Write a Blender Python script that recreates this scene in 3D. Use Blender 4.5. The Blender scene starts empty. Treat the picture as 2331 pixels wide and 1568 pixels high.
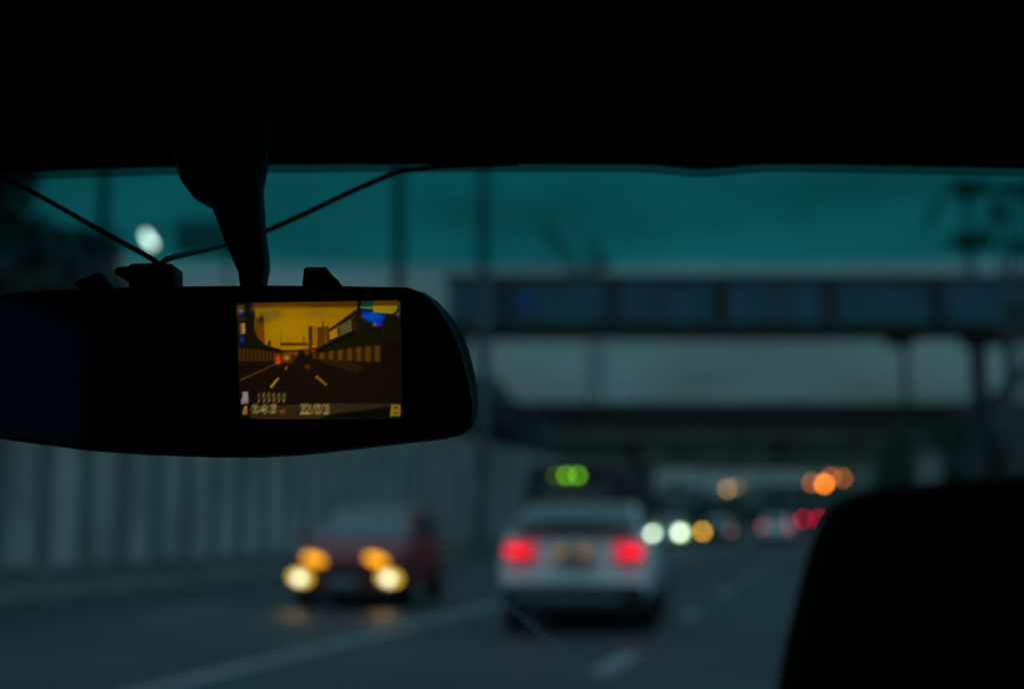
import bpy, bmesh, math, random
import numpy as np
from mathutils import Vector, Matrix

R = math.radians
SC = bpy.context.scene
COL = SC.collection
random.seed(7)

# ------------------------------------------------------------------ camera, sky, exposure
CAM_H = 1.28
PITCH = R(7.03)
cam_d = bpy.data.cameras.new("camera")
cam = bpy.data.objects.new("camera", cam_d)
COL.objects.link(cam)
cam.location = (0, 0, CAM_H)
cam.rotation_euler = (R(90) + PITCH, 0, 0)
cam_d.lens = 50
cam_d.sensor_width = 36
cam_d.clip_start = 0.02
cam_d.clip_end = 6000
cam_d.dof.use_dof = True
cam_d.dof.focus_distance = 0.803
cam_d.dof.aperture_fstop = 4.1
SC.camera = cam

SC.view_settings.view_transform = 'Standard'
SC.view_settings.look = 'None'
SC.view_settings.exposure = 0.0
SC.view_settings.gamma = 1.0
SC.cycles.use_denoising = True
SC.cycles.max_bounces = 8
SC.cycles.transparent_max_bounces = 12
SC.cycles.sample_clamp_indirect = 4.0

SUN_EL, SUN_ROT = R(2.0), R(200)
world = bpy.data.worlds.new("World")
SC.world = world
world.use_nodes = True
wn, wl = world.node_tree.nodes, world.node_tree.links
wn.clear()
w_out = wn.new('ShaderNodeOutputWorld')
w_bg = wn.new('ShaderNodeBackground')
w_bg.inputs['Strength'].default_value = 0.1
sky = wn.new('ShaderNodeTexSky')
sky.sky_type = 'NISHITA'
sky.sun_disc = False
sky.sun_elevation = SUN_EL
sky.sun_rotation = SUN_ROT
sky_k = wn.new('ShaderNodeMix'); sky_k.data_type = 'RGBA'; sky_k.blend_type = 'MULTIPLY'
sky_k.inputs['Factor'].default_value = 1.0
sky_k.inputs['B'].default_value = (0.055, 0.085, 0.095, 1)
wl.new(sky.outputs['Color'], sky_k.inputs['A'])
tc = wn.new('ShaderNodeTexCoord')
sep = wn.new('ShaderNodeSeparateXYZ')
wl.new(tc.outputs['Generated'], sep.inputs[0])
ramp = wn.new('ShaderNodeValToRGB')           # dusk cloud deck: dim at the horizon, brighter overhead
cr = ramp.color_ramp
cr.elements[0].position = 0.0;  cr.elements[0].color = (0.34, 0.72, 0.86, 1)
cr.elements[1].position = 1.0;  cr.elements[1].color = (2.8, 5.6, 6.6, 1)
e = cr.elements.new(0.10); e.color = (0.42, 0.90, 1.06, 1)
e = cr.elements.new(0.27); e.color = (0.46, 0.98, 1.2, 1)
e = cr.elements.new(0.50); e.color = (1.8, 3.6, 4.3, 1)
wl.new(sep.outputs['Z'], ramp.inputs[0])
cmap = wn.new('ShaderNodeMapping')
cmap.inputs['Scale'].default_value = (2.6, 2.6, 9.0)
wl.new(tc.outputs['Generated'], cmap.inputs['Vector'])
cn = wn.new('ShaderNodeTexNoise')
cn.inputs['Scale'].default_value = 2.1
cn.inputs['Detail'].default_value = 5
wl.new(cmap.outputs[0], cn.inputs['Vector'])
cmr = wn.new('ShaderNodeMapRange')
cmr.inputs['From Min'].default_value = 0.3
cmr.inputs['From Max'].default_value = 0.7
cmr.inputs['To Min'].default_value = 0.60
cmr.inputs['To Max'].default_value = 1.18
wl.new(cn.outputs['Fac'], cmr.inputs['Value'])
cm = wn.new('ShaderNodeVectorMath'); cm.operation = 'SCALE'
wl.new(ramp.outputs[0], cm.inputs[0]); wl.new(cmr.outputs[0], cm.inputs['Scale'])
add = wn.new('ShaderNodeMix'); add.data_type = 'RGBA'; add.blend_type = 'ADD'
add.inputs['Factor'].default_value = 1.0
wl.new(sky_k.outputs['Result'], add.inputs['A'])
wl.new(cm.outputs[0], add.inputs['B'])
wl.new(add.outputs['Result'], w_bg.inputs['Color'])
wl.new(w_bg.outputs[0], w_out.inputs[0])

sun_d = bpy.data.lights.new("sun", 'SUN')
sun_d.energy = 0.02
sun_d.angle = R(20)
sun_d.color = (0.8, 0.95, 1.0)
sun = bpy.data.objects.new("sun", sun_d)
COL.objects.link(sun)
sun.rotation_euler = (R(90) - R(25), 0, R(180) - SUN_ROT)

# ------------------------------------------------------------------ helpers
F = 2331 * 50 / 36.0
CP, SP = math.cos(PITCH), math.sin(PITCH)


def at(x, y, Y):
    """world point at forward distance Y whose bearing was measured at (x, y) on the 2331 px wide photo"""
    u, v = (x - 1165.5) / F, (784 - y) / F
    dy, dz = CP - v * SP, SP + v * CP
    t = Y / dy
    return Vector((u * t, Y, CAM_H + dz * t))


A_ROAD = R(12.8)                    # the road runs 12.8 degrees to the right of our heading
CA, SA = math.cos(A_ROAD), math.sin(A_ROAD)


def rd(lat, along, z=0.0):
    return Vector((lat * CA + along * SA, -lat * SA + along * CA, z))


def tag(o, label=None, cat=None, group=None, kind=None):
    if label: o['label'] = label
    if cat: o['category'] = cat
    if group: o['group'] = group
    if kind: o['kind'] = kind
    return o


def thing(name, label, cat, loc=(0, 0, 0), rz=0.0, group=None):
    o = bpy.data.objects.new(name, None)
    COL.objects.link(o)
    o.location = loc
    o.rotation_euler = (0, 0, rz)
    o.empty_display_size = 0.1
    return tag(o, label, cat, group)


class MB:
    def __init__(self):
        self.bm = bmesh.new()

    def box(self, c, s, rot=None):
        m = Matrix.Translation(Vector(c))
        if rot is not None:
            m = m @ rot.to_4x4()
        m = m @ Matrix.Diagonal((s[0], s[1], s[2], 1))
        bmesh.ops.create_cube(self.bm, size=1, matrix=m)
        return self

    def quad(self, *pts):
        self.bm.faces.new([self.bm.verts.new(Vector(p)) for p in pts])
        return self

    def tube(self, pts, r, n=10, cap=True):
        pts = [Vector(p) for p in pts]
        rr = r if isinstance(r, (list, tuple)) else [r] * len(pts)
        rings = []
        up0 = Vector((0.12, 0.31, 0.94)).normalized()
        for i, p in enumerate(pts):
            d = (pts[min(i + 1, len(pts) - 1)] - pts[max(i - 1, 0)]).normalized()
            a = d.cross(up0)
            if a.length < 1e-3: a = d.cross(Vector((1, 0, 0)))
            a.normalize(); b = d.cross(a)
            rings.append([self.bm.verts.new(p + rr[i] * (a * math.cos(2 * math.pi * k / n) + b * math.sin(2 * math.pi * k / n))) for k in range(n)])
        for i in range(len(rings) - 1):
            for k in range(n):
                self.bm.faces.new((rings[i][k], rings[i][(k + 1) % n], rings[i + 1][(k + 1) % n], rings[i + 1][k]))
        if cap:
            self.bm.faces.new(rings[0][::-1]); self.bm.faces.new(rings[-1])
        return self

    def loft(self, sections, cap=True, closed=True):
        rings = [[self.bm.verts.new(Vector(p)) for p in s] for s in sections]
        n = len(rings[0])
        for i in range(len(rings) - 1):
            for k in range(n if closed else n - 1):
                self.bm.faces.new((rings[i][k], rings[i][(k + 1) % n], rings[i + 1][(k + 1) % n], rings[i + 1][k]))
        if cap:
            self.bm.faces.new(rings[0][::-1]); self.bm.faces.new(rings[-1])
        return self

    def ellipsoid(self, c, s, seg=16, ring=10):
        m = Matrix.Translation(Vector(c)) @ Matrix.Diagonal((s[0], s[1], s[2], 1))
        bmesh.ops.create_uvsphere(self.bm, u_segments=seg, v_segments=ring, radius=1, matrix=m)
        return self

    def build(self, name, mat, parent=None, bevel=0, seg=2, smooth=False, fixn=True):
        if fixn:
            bmesh.ops.recalc_face_normals(self.bm, faces=self.bm.faces)
        me = bpy.data.meshes.new(name)
        self.bm.to_mesh(me)
        self.bm.free()
        o = bpy.data.objects.new(name, me)
        COL.objects.link(o)
        if mat: me.materials.append(mat)
        if parent: o.parent = parent
        if bevel:
            b = o.modifiers.new("bevel", 'BEVEL')
            b.width = bevel; b.segments = seg; b.limit_method = 'ANGLE'; b.angle_limit = R(35)
        if smooth or bevel:
            for p in me.polygons: p.use_smooth = True
            if not smooth:
                me.shade_smooth() if hasattr(me, 'shade_smooth') else None
        return o


def copy_tree(o, parent=None):
    c = o.copy(); COL.objects.link(c)
    if parent: c.parent = parent
    for ch in list(o.children):
        copy_tree(ch, c)
    return c


def mat(name, col, rough=0.6, spec=0.5, metal=0.0, var=0.0, vscale=4.0, bump=0.0, ior=None, coat=0.0, detail=4):
    m = bpy.data.materials.new(name)
    m.use_nodes = True
    nt = m.node_tree
    b = nt.nodes['Principled BSDF']
    b.inputs['Base Color'].default_value = (*col, 1)
    b.inputs['Roughness'].default_value = rough
    b.inputs['Specular IOR Level'].default_value = spec
    b.inputs['Metallic'].default_value = metal
    if ior: b.inputs['IOR'].default_value = ior
    if coat: b.inputs['Coat Weight'].default_value = coat
    if var or bump:
        t = nt.nodes.new('ShaderNodeTexCoord')
        n = nt.nodes.new('ShaderNodeTexNoise')
        n.inputs['Scale'].default_value = vscale
        n.inputs['Detail'].default_value = detail
        nt.links.new(t.outputs['Object'], n.inputs['Vector'])
        if var:
            r = nt.nodes.new('ShaderNodeValToRGB')
            r.color_ramp.elements[0].position = 0.3
            r.color_ramp.elements[1].position = 0.7
            r.color_ramp.elements[0].color = (*[max(0, c * (1 - var)) for c in col], 1)
            r.color_ramp.elements[1].color = (*[c * (1 + var) for c in col], 1)
            nt.links.new(n.outputs['Fac'], r.inputs[0])
            nt.links.new(r.outputs[0], b.inputs['Base Color'])
        if bump:
            bp = nt.nodes.new('ShaderNodeBump')
            bp.inputs['Strength'].default_value = bump
            bp.inputs['Distance'].default_value = 0.02
            nt.links.new(n.outputs['Fac'], bp.inputs['Height'])
            nt.links.new(bp.outputs[0], b.inputs['Normal'])
    return m


def emit(name, col, strength=1.0):
    m = bpy.data.materials.new(name)
    m.use_nodes = True
    nt = m.node_tree
    b = nt.nodes['Principled BSDF']
    b.inputs['Base Color'].default_value = (0.02, 0.02, 0.02, 1)
    mx = max(col)
    b.inputs['Emission Color'].default_value = (*[c / mx for c in col], 1)
    b.inputs['Emission Strength'].default_value = mx * strength
    return m


# ------------------------------------------------------------------ materials
M_HEADLINER = mat("headliner_fabric", (0.006, 0.006, 0.006), 0.95, 0.1, var=0.3, vscale=300)
M_BLACK = mat("black_plastic", (0.006, 0.006, 0.007), 0.55, 0.2, var=0.2, vscale=200)
M_BLACK_SATIN = mat("black_satin_plastic", (0.009, 0.011, 0.012), 0.5, 0.45)
M_SEAT = mat("black_seat_fabric", (0.016, 0.009, 0.007), 0.9, 0.15, var=0.4, vscale=250, bump=0.2)
M_RUBBER = mat("cable_rubber", (0.006, 0.007, 0.007), 0.5, 0.3)
M_MIRROR = mat("dark_mirror_glass", (0.30, 0.32, 0.42), 0.06, 0.5, metal=1.0)
M_ASPHALT = mat("asphalt", (0.015, 0.024, 0.031), 0.58, 0.25, var=0.45, vscale=0.5, bump=0.15, detail=8)
M_GROUND = mat("ground_soil", (0.05, 0.055, 0.045), 0.9, 0.2, var=0.4, vscale=0.4)
M_PAVE = mat("pavement_concrete", (0.10, 0.11, 0.085), 0.85, 0.3, var=0.35, vscale=0.8)
M_KERB = mat("kerb_concrete", (0.17, 0.18, 0.17), 0.8, 0.3, var=0.3, vscale=2)
M_PAINT = mat("road_paint", (0.18, 0.19, 0.195), 0.6, 0.4, var=0.35, vscale=3)
M_PANEL = mat("barrier_concrete", (0.42, 0.425, 0.41), 0.8, 0.3, var=0.32, vscale=0.5, bump=0.2)
M_HPOST = mat("barrier_post_steel", (0.17, 0.18, 0.175), 0.6, 0.4, var=0.3, vscale=2)
M_GALV = mat("galvanised_steel", (0.10, 0.12, 0.125), 0.5, 0.5, var=0.2, vscale=3)
M_DARKPOLE = mat("dark_pole_paint", (0.03, 0.034, 0.036), 0.55, 0.4)
M_BRIDGEBLUE = mat("blue_bridge_panel", (0.050, 0.14, 0.20), 0.55, 0.4, var=0.25, vscale=0.6)
M_BRIDGEDARK = mat("bridge_steel", (0.030, 0.036, 0.034), 0.6, 0.4, var=0.3, vscale=1)
M_CONC = mat("overpass_concrete", (0.17, 0.17, 0.155), 0.85, 0.3, var=0.35, vscale=0.35)
M_CONCDARK = mat("weathered_parapet", (0.028, 0.030, 0.030), 0.85, 0.3, var=0.35, vscale=0.4)
M_BARK = mat("bark", (0.05, 0.042, 0.032), 0.9, 0.2, var=0.4, vscale=5)
M_LEAF = mat("leaf_green", (0.065, 0.10, 0.085), 0.7, 0.3, var=0.5, vscale=0.8)
M_LEAF2 = mat("leaf_dark_green", (0.08, 0.115, 0.12), 0.7, 0.3, var=0.5, vscale=0.6)
M_TYRE = mat("tyre_rubber", (0.012, 0.012, 0.012), 0.85, 0.2)
M_RIM = mat("alloy_rim", (0.25, 0.26, 0.27), 0.35, 0.5, metal=0.8)
M_BUMPER = mat("black_bumper", (0.012, 0.013, 0.014), 0.6, 0.4)
M_GREYTRIM = mat("grey_diffuser", (0.10, 0.11, 0.135), 0.5, 0.5)
M_GLASS = mat("car_glass", (0.008, 0.022, 0.035), 0.2, 0.8, ior=1.7)
M_GLASSBR = mat("sloped_rear_glass", (0.01, 0.013, 0.016), 0.12, 0.5, ior=1.72)
M_WHITE = mat("white_car_paint", (0.80, 0.86, 0.88), 0.35, 0.5, coat=0.4, var=0.03, vscale=1)
M_RED = mat("maroon_car_paint", (0.30, 0.020, 0.036), 0.5, 0.4, coat=0.15, var=0.1, vscale=1)
M_DARKCAR = mat("dark_car_paint", (0.016, 0.020, 0.024), 0.35, 0.5, coat=0.4)
M_BUS = mat("minibus_dark_paint", (0.030, 0.024, 0.024), 0.65, 0.4)
M_PLATE = mat("plate_blank", (0.30, 0.31, 0.34), 0.5, 0.4)
M_TOWER = mat("hazed_tower_wall", (0.74, 0.78, 0.80), 0.8, 0.3, var=0.1, vscale=0.1)  # haze put into the colour: an even pale tone for far walls
M_TOWERWIN = mat("tower_window_glass", (0.3, 0.34, 0.36), 0.15, 0.6)  # lightened with the walls, haze put into the colour
M_CRANE = mat("crane_steel", (0.14, 0.15, 0.14), 0.6, 0.4)
M_BOARD = mat("board_back", (0.13, 0.15, 0.15), 0.6, 0.4)
M_BLUESIGN = mat("blue_sign_face", (0.01, 0.09, 0.42), 0.5, 0.4)

# ------------------------------------------------------------------ ground, road and markings
def sheet(name, m, lat0, lat1, a0, a1, z, kind='structure', n=1):
    b = MB()
    for i in range(n):
        s0 = a0 + (a1 - a0) * i / n; s1 = a0 + (a1 - a0) * (i + 1) / n
        b.quad(rd(lat0, s0, z), rd(lat1, s0, z), rd(lat1, s1, z), rd(lat0, s1, z))
    o = b.build(name, m, fixn=False)
    return tag(o, kind=kind)

b = MB(); b.quad((-2500, -2500, -0.02), (2500, -2500, -0.02), (2500, 2500, -0.02), (-2500, 2500, -0.02))
tag(b.build('ground', M_GROUND, fixn=False), kind='structure')
tag(sheet('road', M_ASPHALT, -12.1, 2.5, -30, 900, 0.0), kind='structure')


def slab(name, m, lat0, lat1, a0, a1, z0, z1):
    b = MB()
    p = [rd(lat0, a0), rd(lat1, a0), rd(lat1, a1), rd(lat0, a1)]
    lo = [Vector((q.x, q.y, z0)) for q in p]; hi = [Vector((q.x, q.y, z1)) for q in p]
    b.loft([lo, hi])
    return tag(b.build(name, m), kind='structure')

slab('pavement', M_PAVE, -14.6, -12.33, -5, 400, -0.01, 0.125)
slab('kerb', M_KERB, -12.325, -12.1, -5, 400, -0.01, 0.14)
slab('kerb', M_KERB, 2.5, 2.725, -5, 400, -0.01, 0.14)
slab('pavement', M_PAVE, 2.73, 10.2, -5, 400, -0.01, 0.125)
# solid centre line and lane dashes
tag(sheet('centre_line', M_PAINT, -5.24, -5.02, -10, 300, 0.004), kind='structure')
for k in range(-1, 26):
    s = 12.0 + k * 6.6
    tag(sheet('lane_dash', M_PAINT, -2.08, -1.88, s, s + 1.9, 0.004), group='white dashes between our lanes', kind='structure')
for k in range(0, 20):
    s = 9.0 + k * 8.0
    tag(sheet('lane_dash', M_PAINT, -8.75, -8.61, s, s + 2.5, 0.004), group='white dashes between the oncoming lanes', kind='structure')
tag(sheet('edge_line', M_PAINT, 1.85, 2.0, -10, 300, 0.004), kind='structure')

# ------------------------------------------------------------------ noise barriers
def barrier(label, lat, a0, a1, h, sp, side):
    """concrete panels standing between dark steel posts; side = +1: the road is on the +lat side"""
    t = thing('noise_barrier', label, 'wall', rd(lat, a0), -A_ROAD)
    n = int(round((a1 - a0) / sp))
    pm = MB()
    for i in range(n):
        y0, y1 = i * sp + 0.17, (i + 1) * sp - 0.17
        # one pre-cast panel: a flat slab with a proud raised field
        pm.box((0, (y0 + y1) / 2, h / 2), (0.16, y1 - y0, h))
        pm.box((side * 0.12, (y0 + y1) / 2, h / 2 + 0.1), (0.08, (y1 - y0) * 0.78, h - 0.7))
    pm.build('panel', M_PANEL, t)
    cb = MB(); cb.box((side * 0.02, n * sp / 2, 0.19), (0.34, n * sp, 0.38))
    cb.build('base_beam', M_HPOST, t)
    first = None
    for i in range(n + 1):
        if first is None:
            q = MB()
            q.box((0, 0, (h + 0.1) / 2), (0.05, 0.20, h + 0.1))
            q.box((side * 0.115, 0, (h + 0.1) / 2), (0.03, 0.30, h + 0.1)); q.box((-side * 0.115, 0, (h + 0.1) / 2), (0.03, 0.30, h + 0.1))
            first = q.build('post', M_HPOST, t)
        else:
            c = first.copy(); COL.objects.link(c); c.parent = t; c.location = (0, i * sp, 0)
    return t

barrier('tall grey panelled barrier wall running along the left roadside', -14.45, 12, 88, 4.5, 1.49, +1)
barrier('low dark barrier wall along the right roadside beyond the headrest', 10.4, 30, 90, 4.2, 2.0, -1)

# ------------------------------------------------------------------ trees
def tree(label, loc, h, rx, rz, leaf, seed, trunk_h=None, n=2600, size=0.34, group=None):
    rg = random.Random(seed)
    t = thing('tree', label, 'tree', loc, 0, group)
    th = trunk_h or (h - 2 * rz) + rz * 0.7
    tb = MB()
    tb.tube([(0, 0, -0.02), (0.05, 0.02, th * 0.45), (-0.04, 0.05, th)], [0.22, 0.16, 0.09], 8)
    cz = h - rz
    lumps = []
    for i in range(15):
        a = rg.uniform(0, 2 * math.pi); e = rg.uniform(-0.75, 0.95)
        q = rg.uniform(0.45, 0.8)
        c = Vector((math.cos(a) * rx * q * math.cos(e), math.sin(a) * rx * q * math.cos(e), cz + math.sin(e) * rz * q))
        lumps.append((c, rg.uniform(0.28, 0.46)))
        if i < 7:
            tb.tube([(0, 0, th * 0.6), tuple(Vector((0, 0, th * 0.6)).lerp(c, 0.5)), tuple(c)], [0.09, 0.06, 0.03], 6)
    tb.build('trunk', M_BARK, t)
    cb = MB(); bm = cb.bm
    for i in range(n):
        c, q = rg.choice(lumps)
        d = Vector((rg.gauss(0, 1), rg.gauss(0, 1), rg.gauss(0, 1))).normalized() * (rg.random() ** 0.45)
        p = c + Vector((d.x * rx * q, d.y * rx * q, d.z * rz * q * 1.1))
        nrm = Vector((rg.gauss(0, 1), rg.gauss(0, 1), rg.gauss(0, 1) + 0.6)).normalized()
        a = nrm.cross(Vector((0.3, 0.8, 0.2))).normalized(); bb = nrm.cross(a)
        s = size * rg.uniform(0.6, 1.3)
        bm.faces.new([bm.verts.new(p + a * s), bm.verts.new(p + bb * s * 0.55), bm.verts.new(p - a * s), bm.verts.new(p - bb * s * 0.55)])
    cb.build('crown', leaf, t, fixn=False)
    return t

p = at(-110, 1183, 33)
tree('tallest dark leafy tree above the left barrier, its crown sloping down to the right', (p.x, p.y, 0), 10.5, 2.9, 3.5, M_LEAF2, 3, n=6500, size=0.38)
p = at(75, 1183, 37)
tree('middle leafy tree of the left slope, just under the roof cable', (p.x, p.y, 0), 9.9, 2.1, 2.9, M_LEAF2, 14, n=4600)
p = at(160, 1183, 41)
tree('broad lower tree behind the left barrier, half hidden by the mirror', (p.x, p.y, 0), 8.9, 2.2, 2.4, M_LEAF, 4)
p = at(225, 1183, 52)
tree('small leafy tree behind the left barrier under the lit street lamp', (p.x, p.y, 0), 10.5, 3.0, 2.6, M_LEAF, 5)
p = at(1040, 1183, 84)
tree('dark tree against the overpass just right of the mirror edge', (p.x, p.y, 0), 10.4, 3.6, 3.2, M_LEAF2, 6)
p = at(1150, 1183, 87)
tree('lower dark tree where the overpass meets the left barrier', (p.x, p.y, 0), 8.6, 2.6, 2.7, M_LEAF2, 8)
p = at(2300, 1183, 80)
tree('dark tree on the right below the footbridge stairs', (p.x, p.y, 0), 8.6, 4.0, 3.4, M_LEAF2, 9)
p = at(2105, 1183, 84)
tree('round dark tree right of the road in front of the overpass', (p.x, p.y, 0), 7.2, 3.2, 2.9, M_LEAF, 10)

# far wood under the overpass: reads as one mass
rg = random.Random(21)
fb = MB()
for i in range(9000):
    x = rg.uniform(-60, 150); yy = 300 + rg.uniform(-12, 14)
    hmax = 8.8 + 1.3 * math.sin(x * 0.11) + 0.9 * math.sin(x * 0.37 + 1)
    z = rg.random() * hmax
    p = Vector((x, yy, z)); nrm = Vector((rg.gauss(0, 1), rg.gauss(0, 1) - .5, rg.gauss(0, 1) + .4)).normalized()
    a = nrm.cross(Vector((0.3, 0.8, 0.2))).normalized(); bb = nrm.cross(a); s = rg.uniform(0.6, 1.3)
    fb.bm.faces.new([fb.bm.verts.new(p + a * s), fb.bm.verts.new(p + bb * s * .6), fb.bm.verts.new(p - a * s), fb.bm.verts.new(p - bb * s * .6)])
tag(fb.build('far_woods', M_LEAF, fixn=False), 'low dark line of far woods seen under the overpass', 'woods', kind='stuff')

# ------------------------------------------------------------------ overpass
OY = 93.0
t = thing('overpass', 'dark concrete road overpass crossing low above the traffic', 'overpass', (0, OY, 0))
z_top, z_mid, z_bot = 8.72, 6.95, 5.05
x0, x1 = -45, 70
q = MB()
q.box(((x0 + x1) / 2, 0.15, (z_top + z_mid) / 2 + 0.05), (x1 - x0, 0.3, z_top - z_mid - 0.1))
q.box(((x0 + x1) / 2, 0.15, z_top + 0.09), (x1 - x0, 0.5, 0.18))
q.build('parapet', M_CONCDARK, t)
q = MB(); q.box(((x0 + x1) / 2, 11.85, (z_top + z_mid) / 2 + 0.05), (x1 - x0, 0.3, z_top - z_mid - 0.1)); q.build('parapet', M_CONCDARK, t)
q = MB(); q.box(((x0 + x1) / 2, 6, z_mid - 0.2), (x1 - x0, 12.2, 0.4)); q.build('deck', M_CONC, t)
for k in range(5):
    q = MB(); yy = 1.0 + k * 2.5
    q.box(((x0 + x1) / 2, yy, (z_mid - 0.4 + z_bot) / 2), (x1 - x0, 0.5, z_mid - 0.4 - z_bot - 0.01))
    q.box(((x0 + x1) / 2, yy, z_bot + 0.12), (x1 - x0 + 0.01, 0.9, 0.24))
    q.build('girder', M_CONC, t)
for k in range(12):
    q = MB(); q.box((x0 + 5 + k * 9.6, 0.62, (z_mid + z_bot) / 2 - 0.2), (0.5, 0.25, z_mid - z_bot - 0.5)); q.build('stiffener', M_CONCDARK, t)
for px in (9.1, 28.0):
    for yy in (2.2, 6.0, 9.8):
        q = MB(); q.tube([(px, yy, -0.05), (px, yy, z_bot - 0.7)], 0.42, 16); q.build('pier', M_CONC, t)
    q = MB(); q.box((px, 6, z_bot - 0.36), (1.1, 10.5, 0.68)); q.build('pier_cap', M_CONC, t, bevel=0.05)
q = MB(); q.box((-22, 6, (z_bot - 0.02) / 2), (42, 11.4, z_bot - 0.02)); q.build('abutment', M_CONC, t)

# ------------------------------------------------------------------ footbridge
FY = 58.0
pl, pb = at(1010, 625, FY), at(1010, 752, FY)
zt, zb = pl.z, pb.z
xl = pl.x
xr = 27.0
t = thing('footbridge', 'dark blue panelled footbridge spanning high over the road', 'footbridge', (0, FY, 0))
q = MB(); q.box(((xl + xr) / 2, 1.5, zb + 0.22), (xr - xl, 2.9, 0.3)); q.build('deck', M_BRIDGEDARK, t)
step = 247 / F * FY * 1.005
xd = at(1150, 690, FY).x
xs = [xd - step] + [xd + k * step for k in range(6)]
for yy, fr in ((0.0, True), (3.0, False)):
    q = MB(); q.box(((xl + xr) / 2, yy, zb + 0.17), (xr - xl, 0.22, 0.34)); q.build('edge_beam', M_BRIDGEDARK, t)
    q = MB(); q.box(((xl + xr) / 2, yy, zt - 0.12), (xr - xl, 0.2, 0.24)); q.build('top_rail', M_BRIDGEDARK, t)
    edges = [xl] + [x for x in xs if x > xl + 0.3] + [xr]
    for i in range(len(edges) - 1):
        a, c = edges[i], edges[i + 1]
        q = MB()
        q.box(((a + c) / 2, yy, (zt + zb) / 2 + 0.05), (c - a - 0.36, 0.06, zt - zb - 0.59))
        n_r = 7
        for k in range(n_r):
            q.box((a + 0.25 + (c - a - 0.5) * (k + 0.5) / n_r, yy - 0.045, (zt + zb) / 2 + 0.05), (0.08, 0.03, zt - zb - 0.62))
        q.build('panel', M_BRIDGEBLUE, t)
    for x in edges[1:-1]:
        q = MB(); q.box((x, yy - 0.02, (zt + zb) / 2 + 0.05), (0.55, 0.2, zt - zb - 0.57)); q.build('post', M_BRIDGEDARK, t)
for x in (xl + 0.6,):
    q = MB()
    q.tube([(x, 1.5, -0.05), (x, 1.5, zb - 0.45)], 0.28, 14); q.box((x, 1.5, zb - 0.2), (0.7, 2.8, 0.26))
    q.build('pier', M_GALV, t)
for xpix, r in ((2085, 0.13), (2262, 0.24), (2325, 0.20)):
    x = at(xpix, 850, FY).x
    q = MB()
    q.tube([(x, 1.5, -0.05), (x, 1.5, zb - 0.45)], r, 14); q.box((x, 1.5, zb - 0.2), (0.9, 2.8, 0.26))
    q.build('pier', M_DARKPOLE, t)
# stair tower at the right end of the footbridge
sx = at(2180, 850, FY).x
q = MB()
for k in range(24):
    q.box((sx + 5.3 - k * 0.24, 4.4, zb - 0.4 - k * 0.2), (0.3, 1.8, 0.05))
q.box((sx + 3.8, 3.45, zb - 1.6), (9.2, 0.08, 0.35), Matrix.Rotation(R(-39.8), 3, 'Y'))
q.build('stair_flight', M_BRIDGEDARK, t)
q = MB(); q.box((sx, 4.4, (zb - 4.8) / 2), (0.6, 1.9, zb - 4.8)); q.build('stair_pier', M_PANEL, t)

sg = thing('round_sign', 'small round blue sign on the footbridge panel', 'sign', at(1193, 687, FY) + Vector((0, -0.1, 0)))
q = MB(); q.tube([(0, 0, 0), (0, -0.03, 0)], 0.33, 24); q.build('sign_face', M_BLUESIGN, sg)
q = MB(); q.box((0, 0.012, 0), (0.1, 0.02, 0.5)); q.build('bracket', M_GALV, sg)

# ------------------------------------------------------------------ poles and lamps
def lamp_post(label, foot, h, r, m, arm=1.6, side=1, group=None):
    t = thing('lamp_post', label, 'lamp post', foot, -A_ROAD, group)
    q = MB(); q.tube([(0, 0, -0.02), (0, 0, h * 0.5), (0, 0, h)], [r, r * 0.85, r * 0.65], 14); q.build('pole', m, t)
    q = MB(); q.tube([(0, 0, -0.02), (0, 0, 0.5), (0, 0, 0.9)], [r * 1.6, r * 1.5, r * 1.02], 14); q.build('base', m, t)
    q = MB(); q.tube([(0, 0, h - 0.05), (side * arm * 0.4, 0, h + 0.45), (side * arm, 0, h + 0.6)], r * 0.4, 8); q.build('arm', m, t)
    q = MB(); q.box((side * (arm + 0.35), 0, h + 0.58), (0.85, 0.3, 0.14)); q.build('lamp_head', m, t, bevel=0.04)
    return t

for xpix, Y, h, r, m, lab in ((210, 30.1, 14, 0.13, M_DARKPOLE, 'slim dark lamp post behind the left barrier, crossing the cable'),
                              (902, 51.2, 18, 0.24, M_DARKPOLE, 'tall lamp post rising behind the top edge of the mirror'),
                              (1099, 52.0, 20, 0.25, M_GALV, 'tall grey lamp post standing in front of the footbridge end')):
    p = at(xpix, 1183, Y)
    lamp_post(lab, (p.x, p.y, 0.125 if xpix == 1099 else -0.02), h, r, m)

# the lit lamp
E_LAMP = emit("street_lamp_glow", (44.0, 5.2, 4.7))
pz = at(339, 546, 38)
t = thing('street_lamp', 'lit white street lamp glowing above the mirror clips', 'street lamp', (pz.x + 0.25, pz.y, 0), 0)
q = MB(); q.tube([(0, 0, -0.02), (0, 0, pz.z + 0.25)], [0.09, 0.05], 10); q.build('pole', M_DARKPOLE, t)
q = MB(); q.box((-0.2, 0, pz.z + 0.22), (0.55, 0.3, 0.06)); q.build('lamp_hood', M_DARKPOLE, t, bevel=0.02)
q = MB(); q.ellipsoid((0, 0, 0), (0.075, 0.10, 0.24)); o = q.build('bulb', E_LAMP, t, smooth=True)
o.location = (-0.25, 0, pz.z); o.rotation_euler = (0, R(-38), 0)

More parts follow.
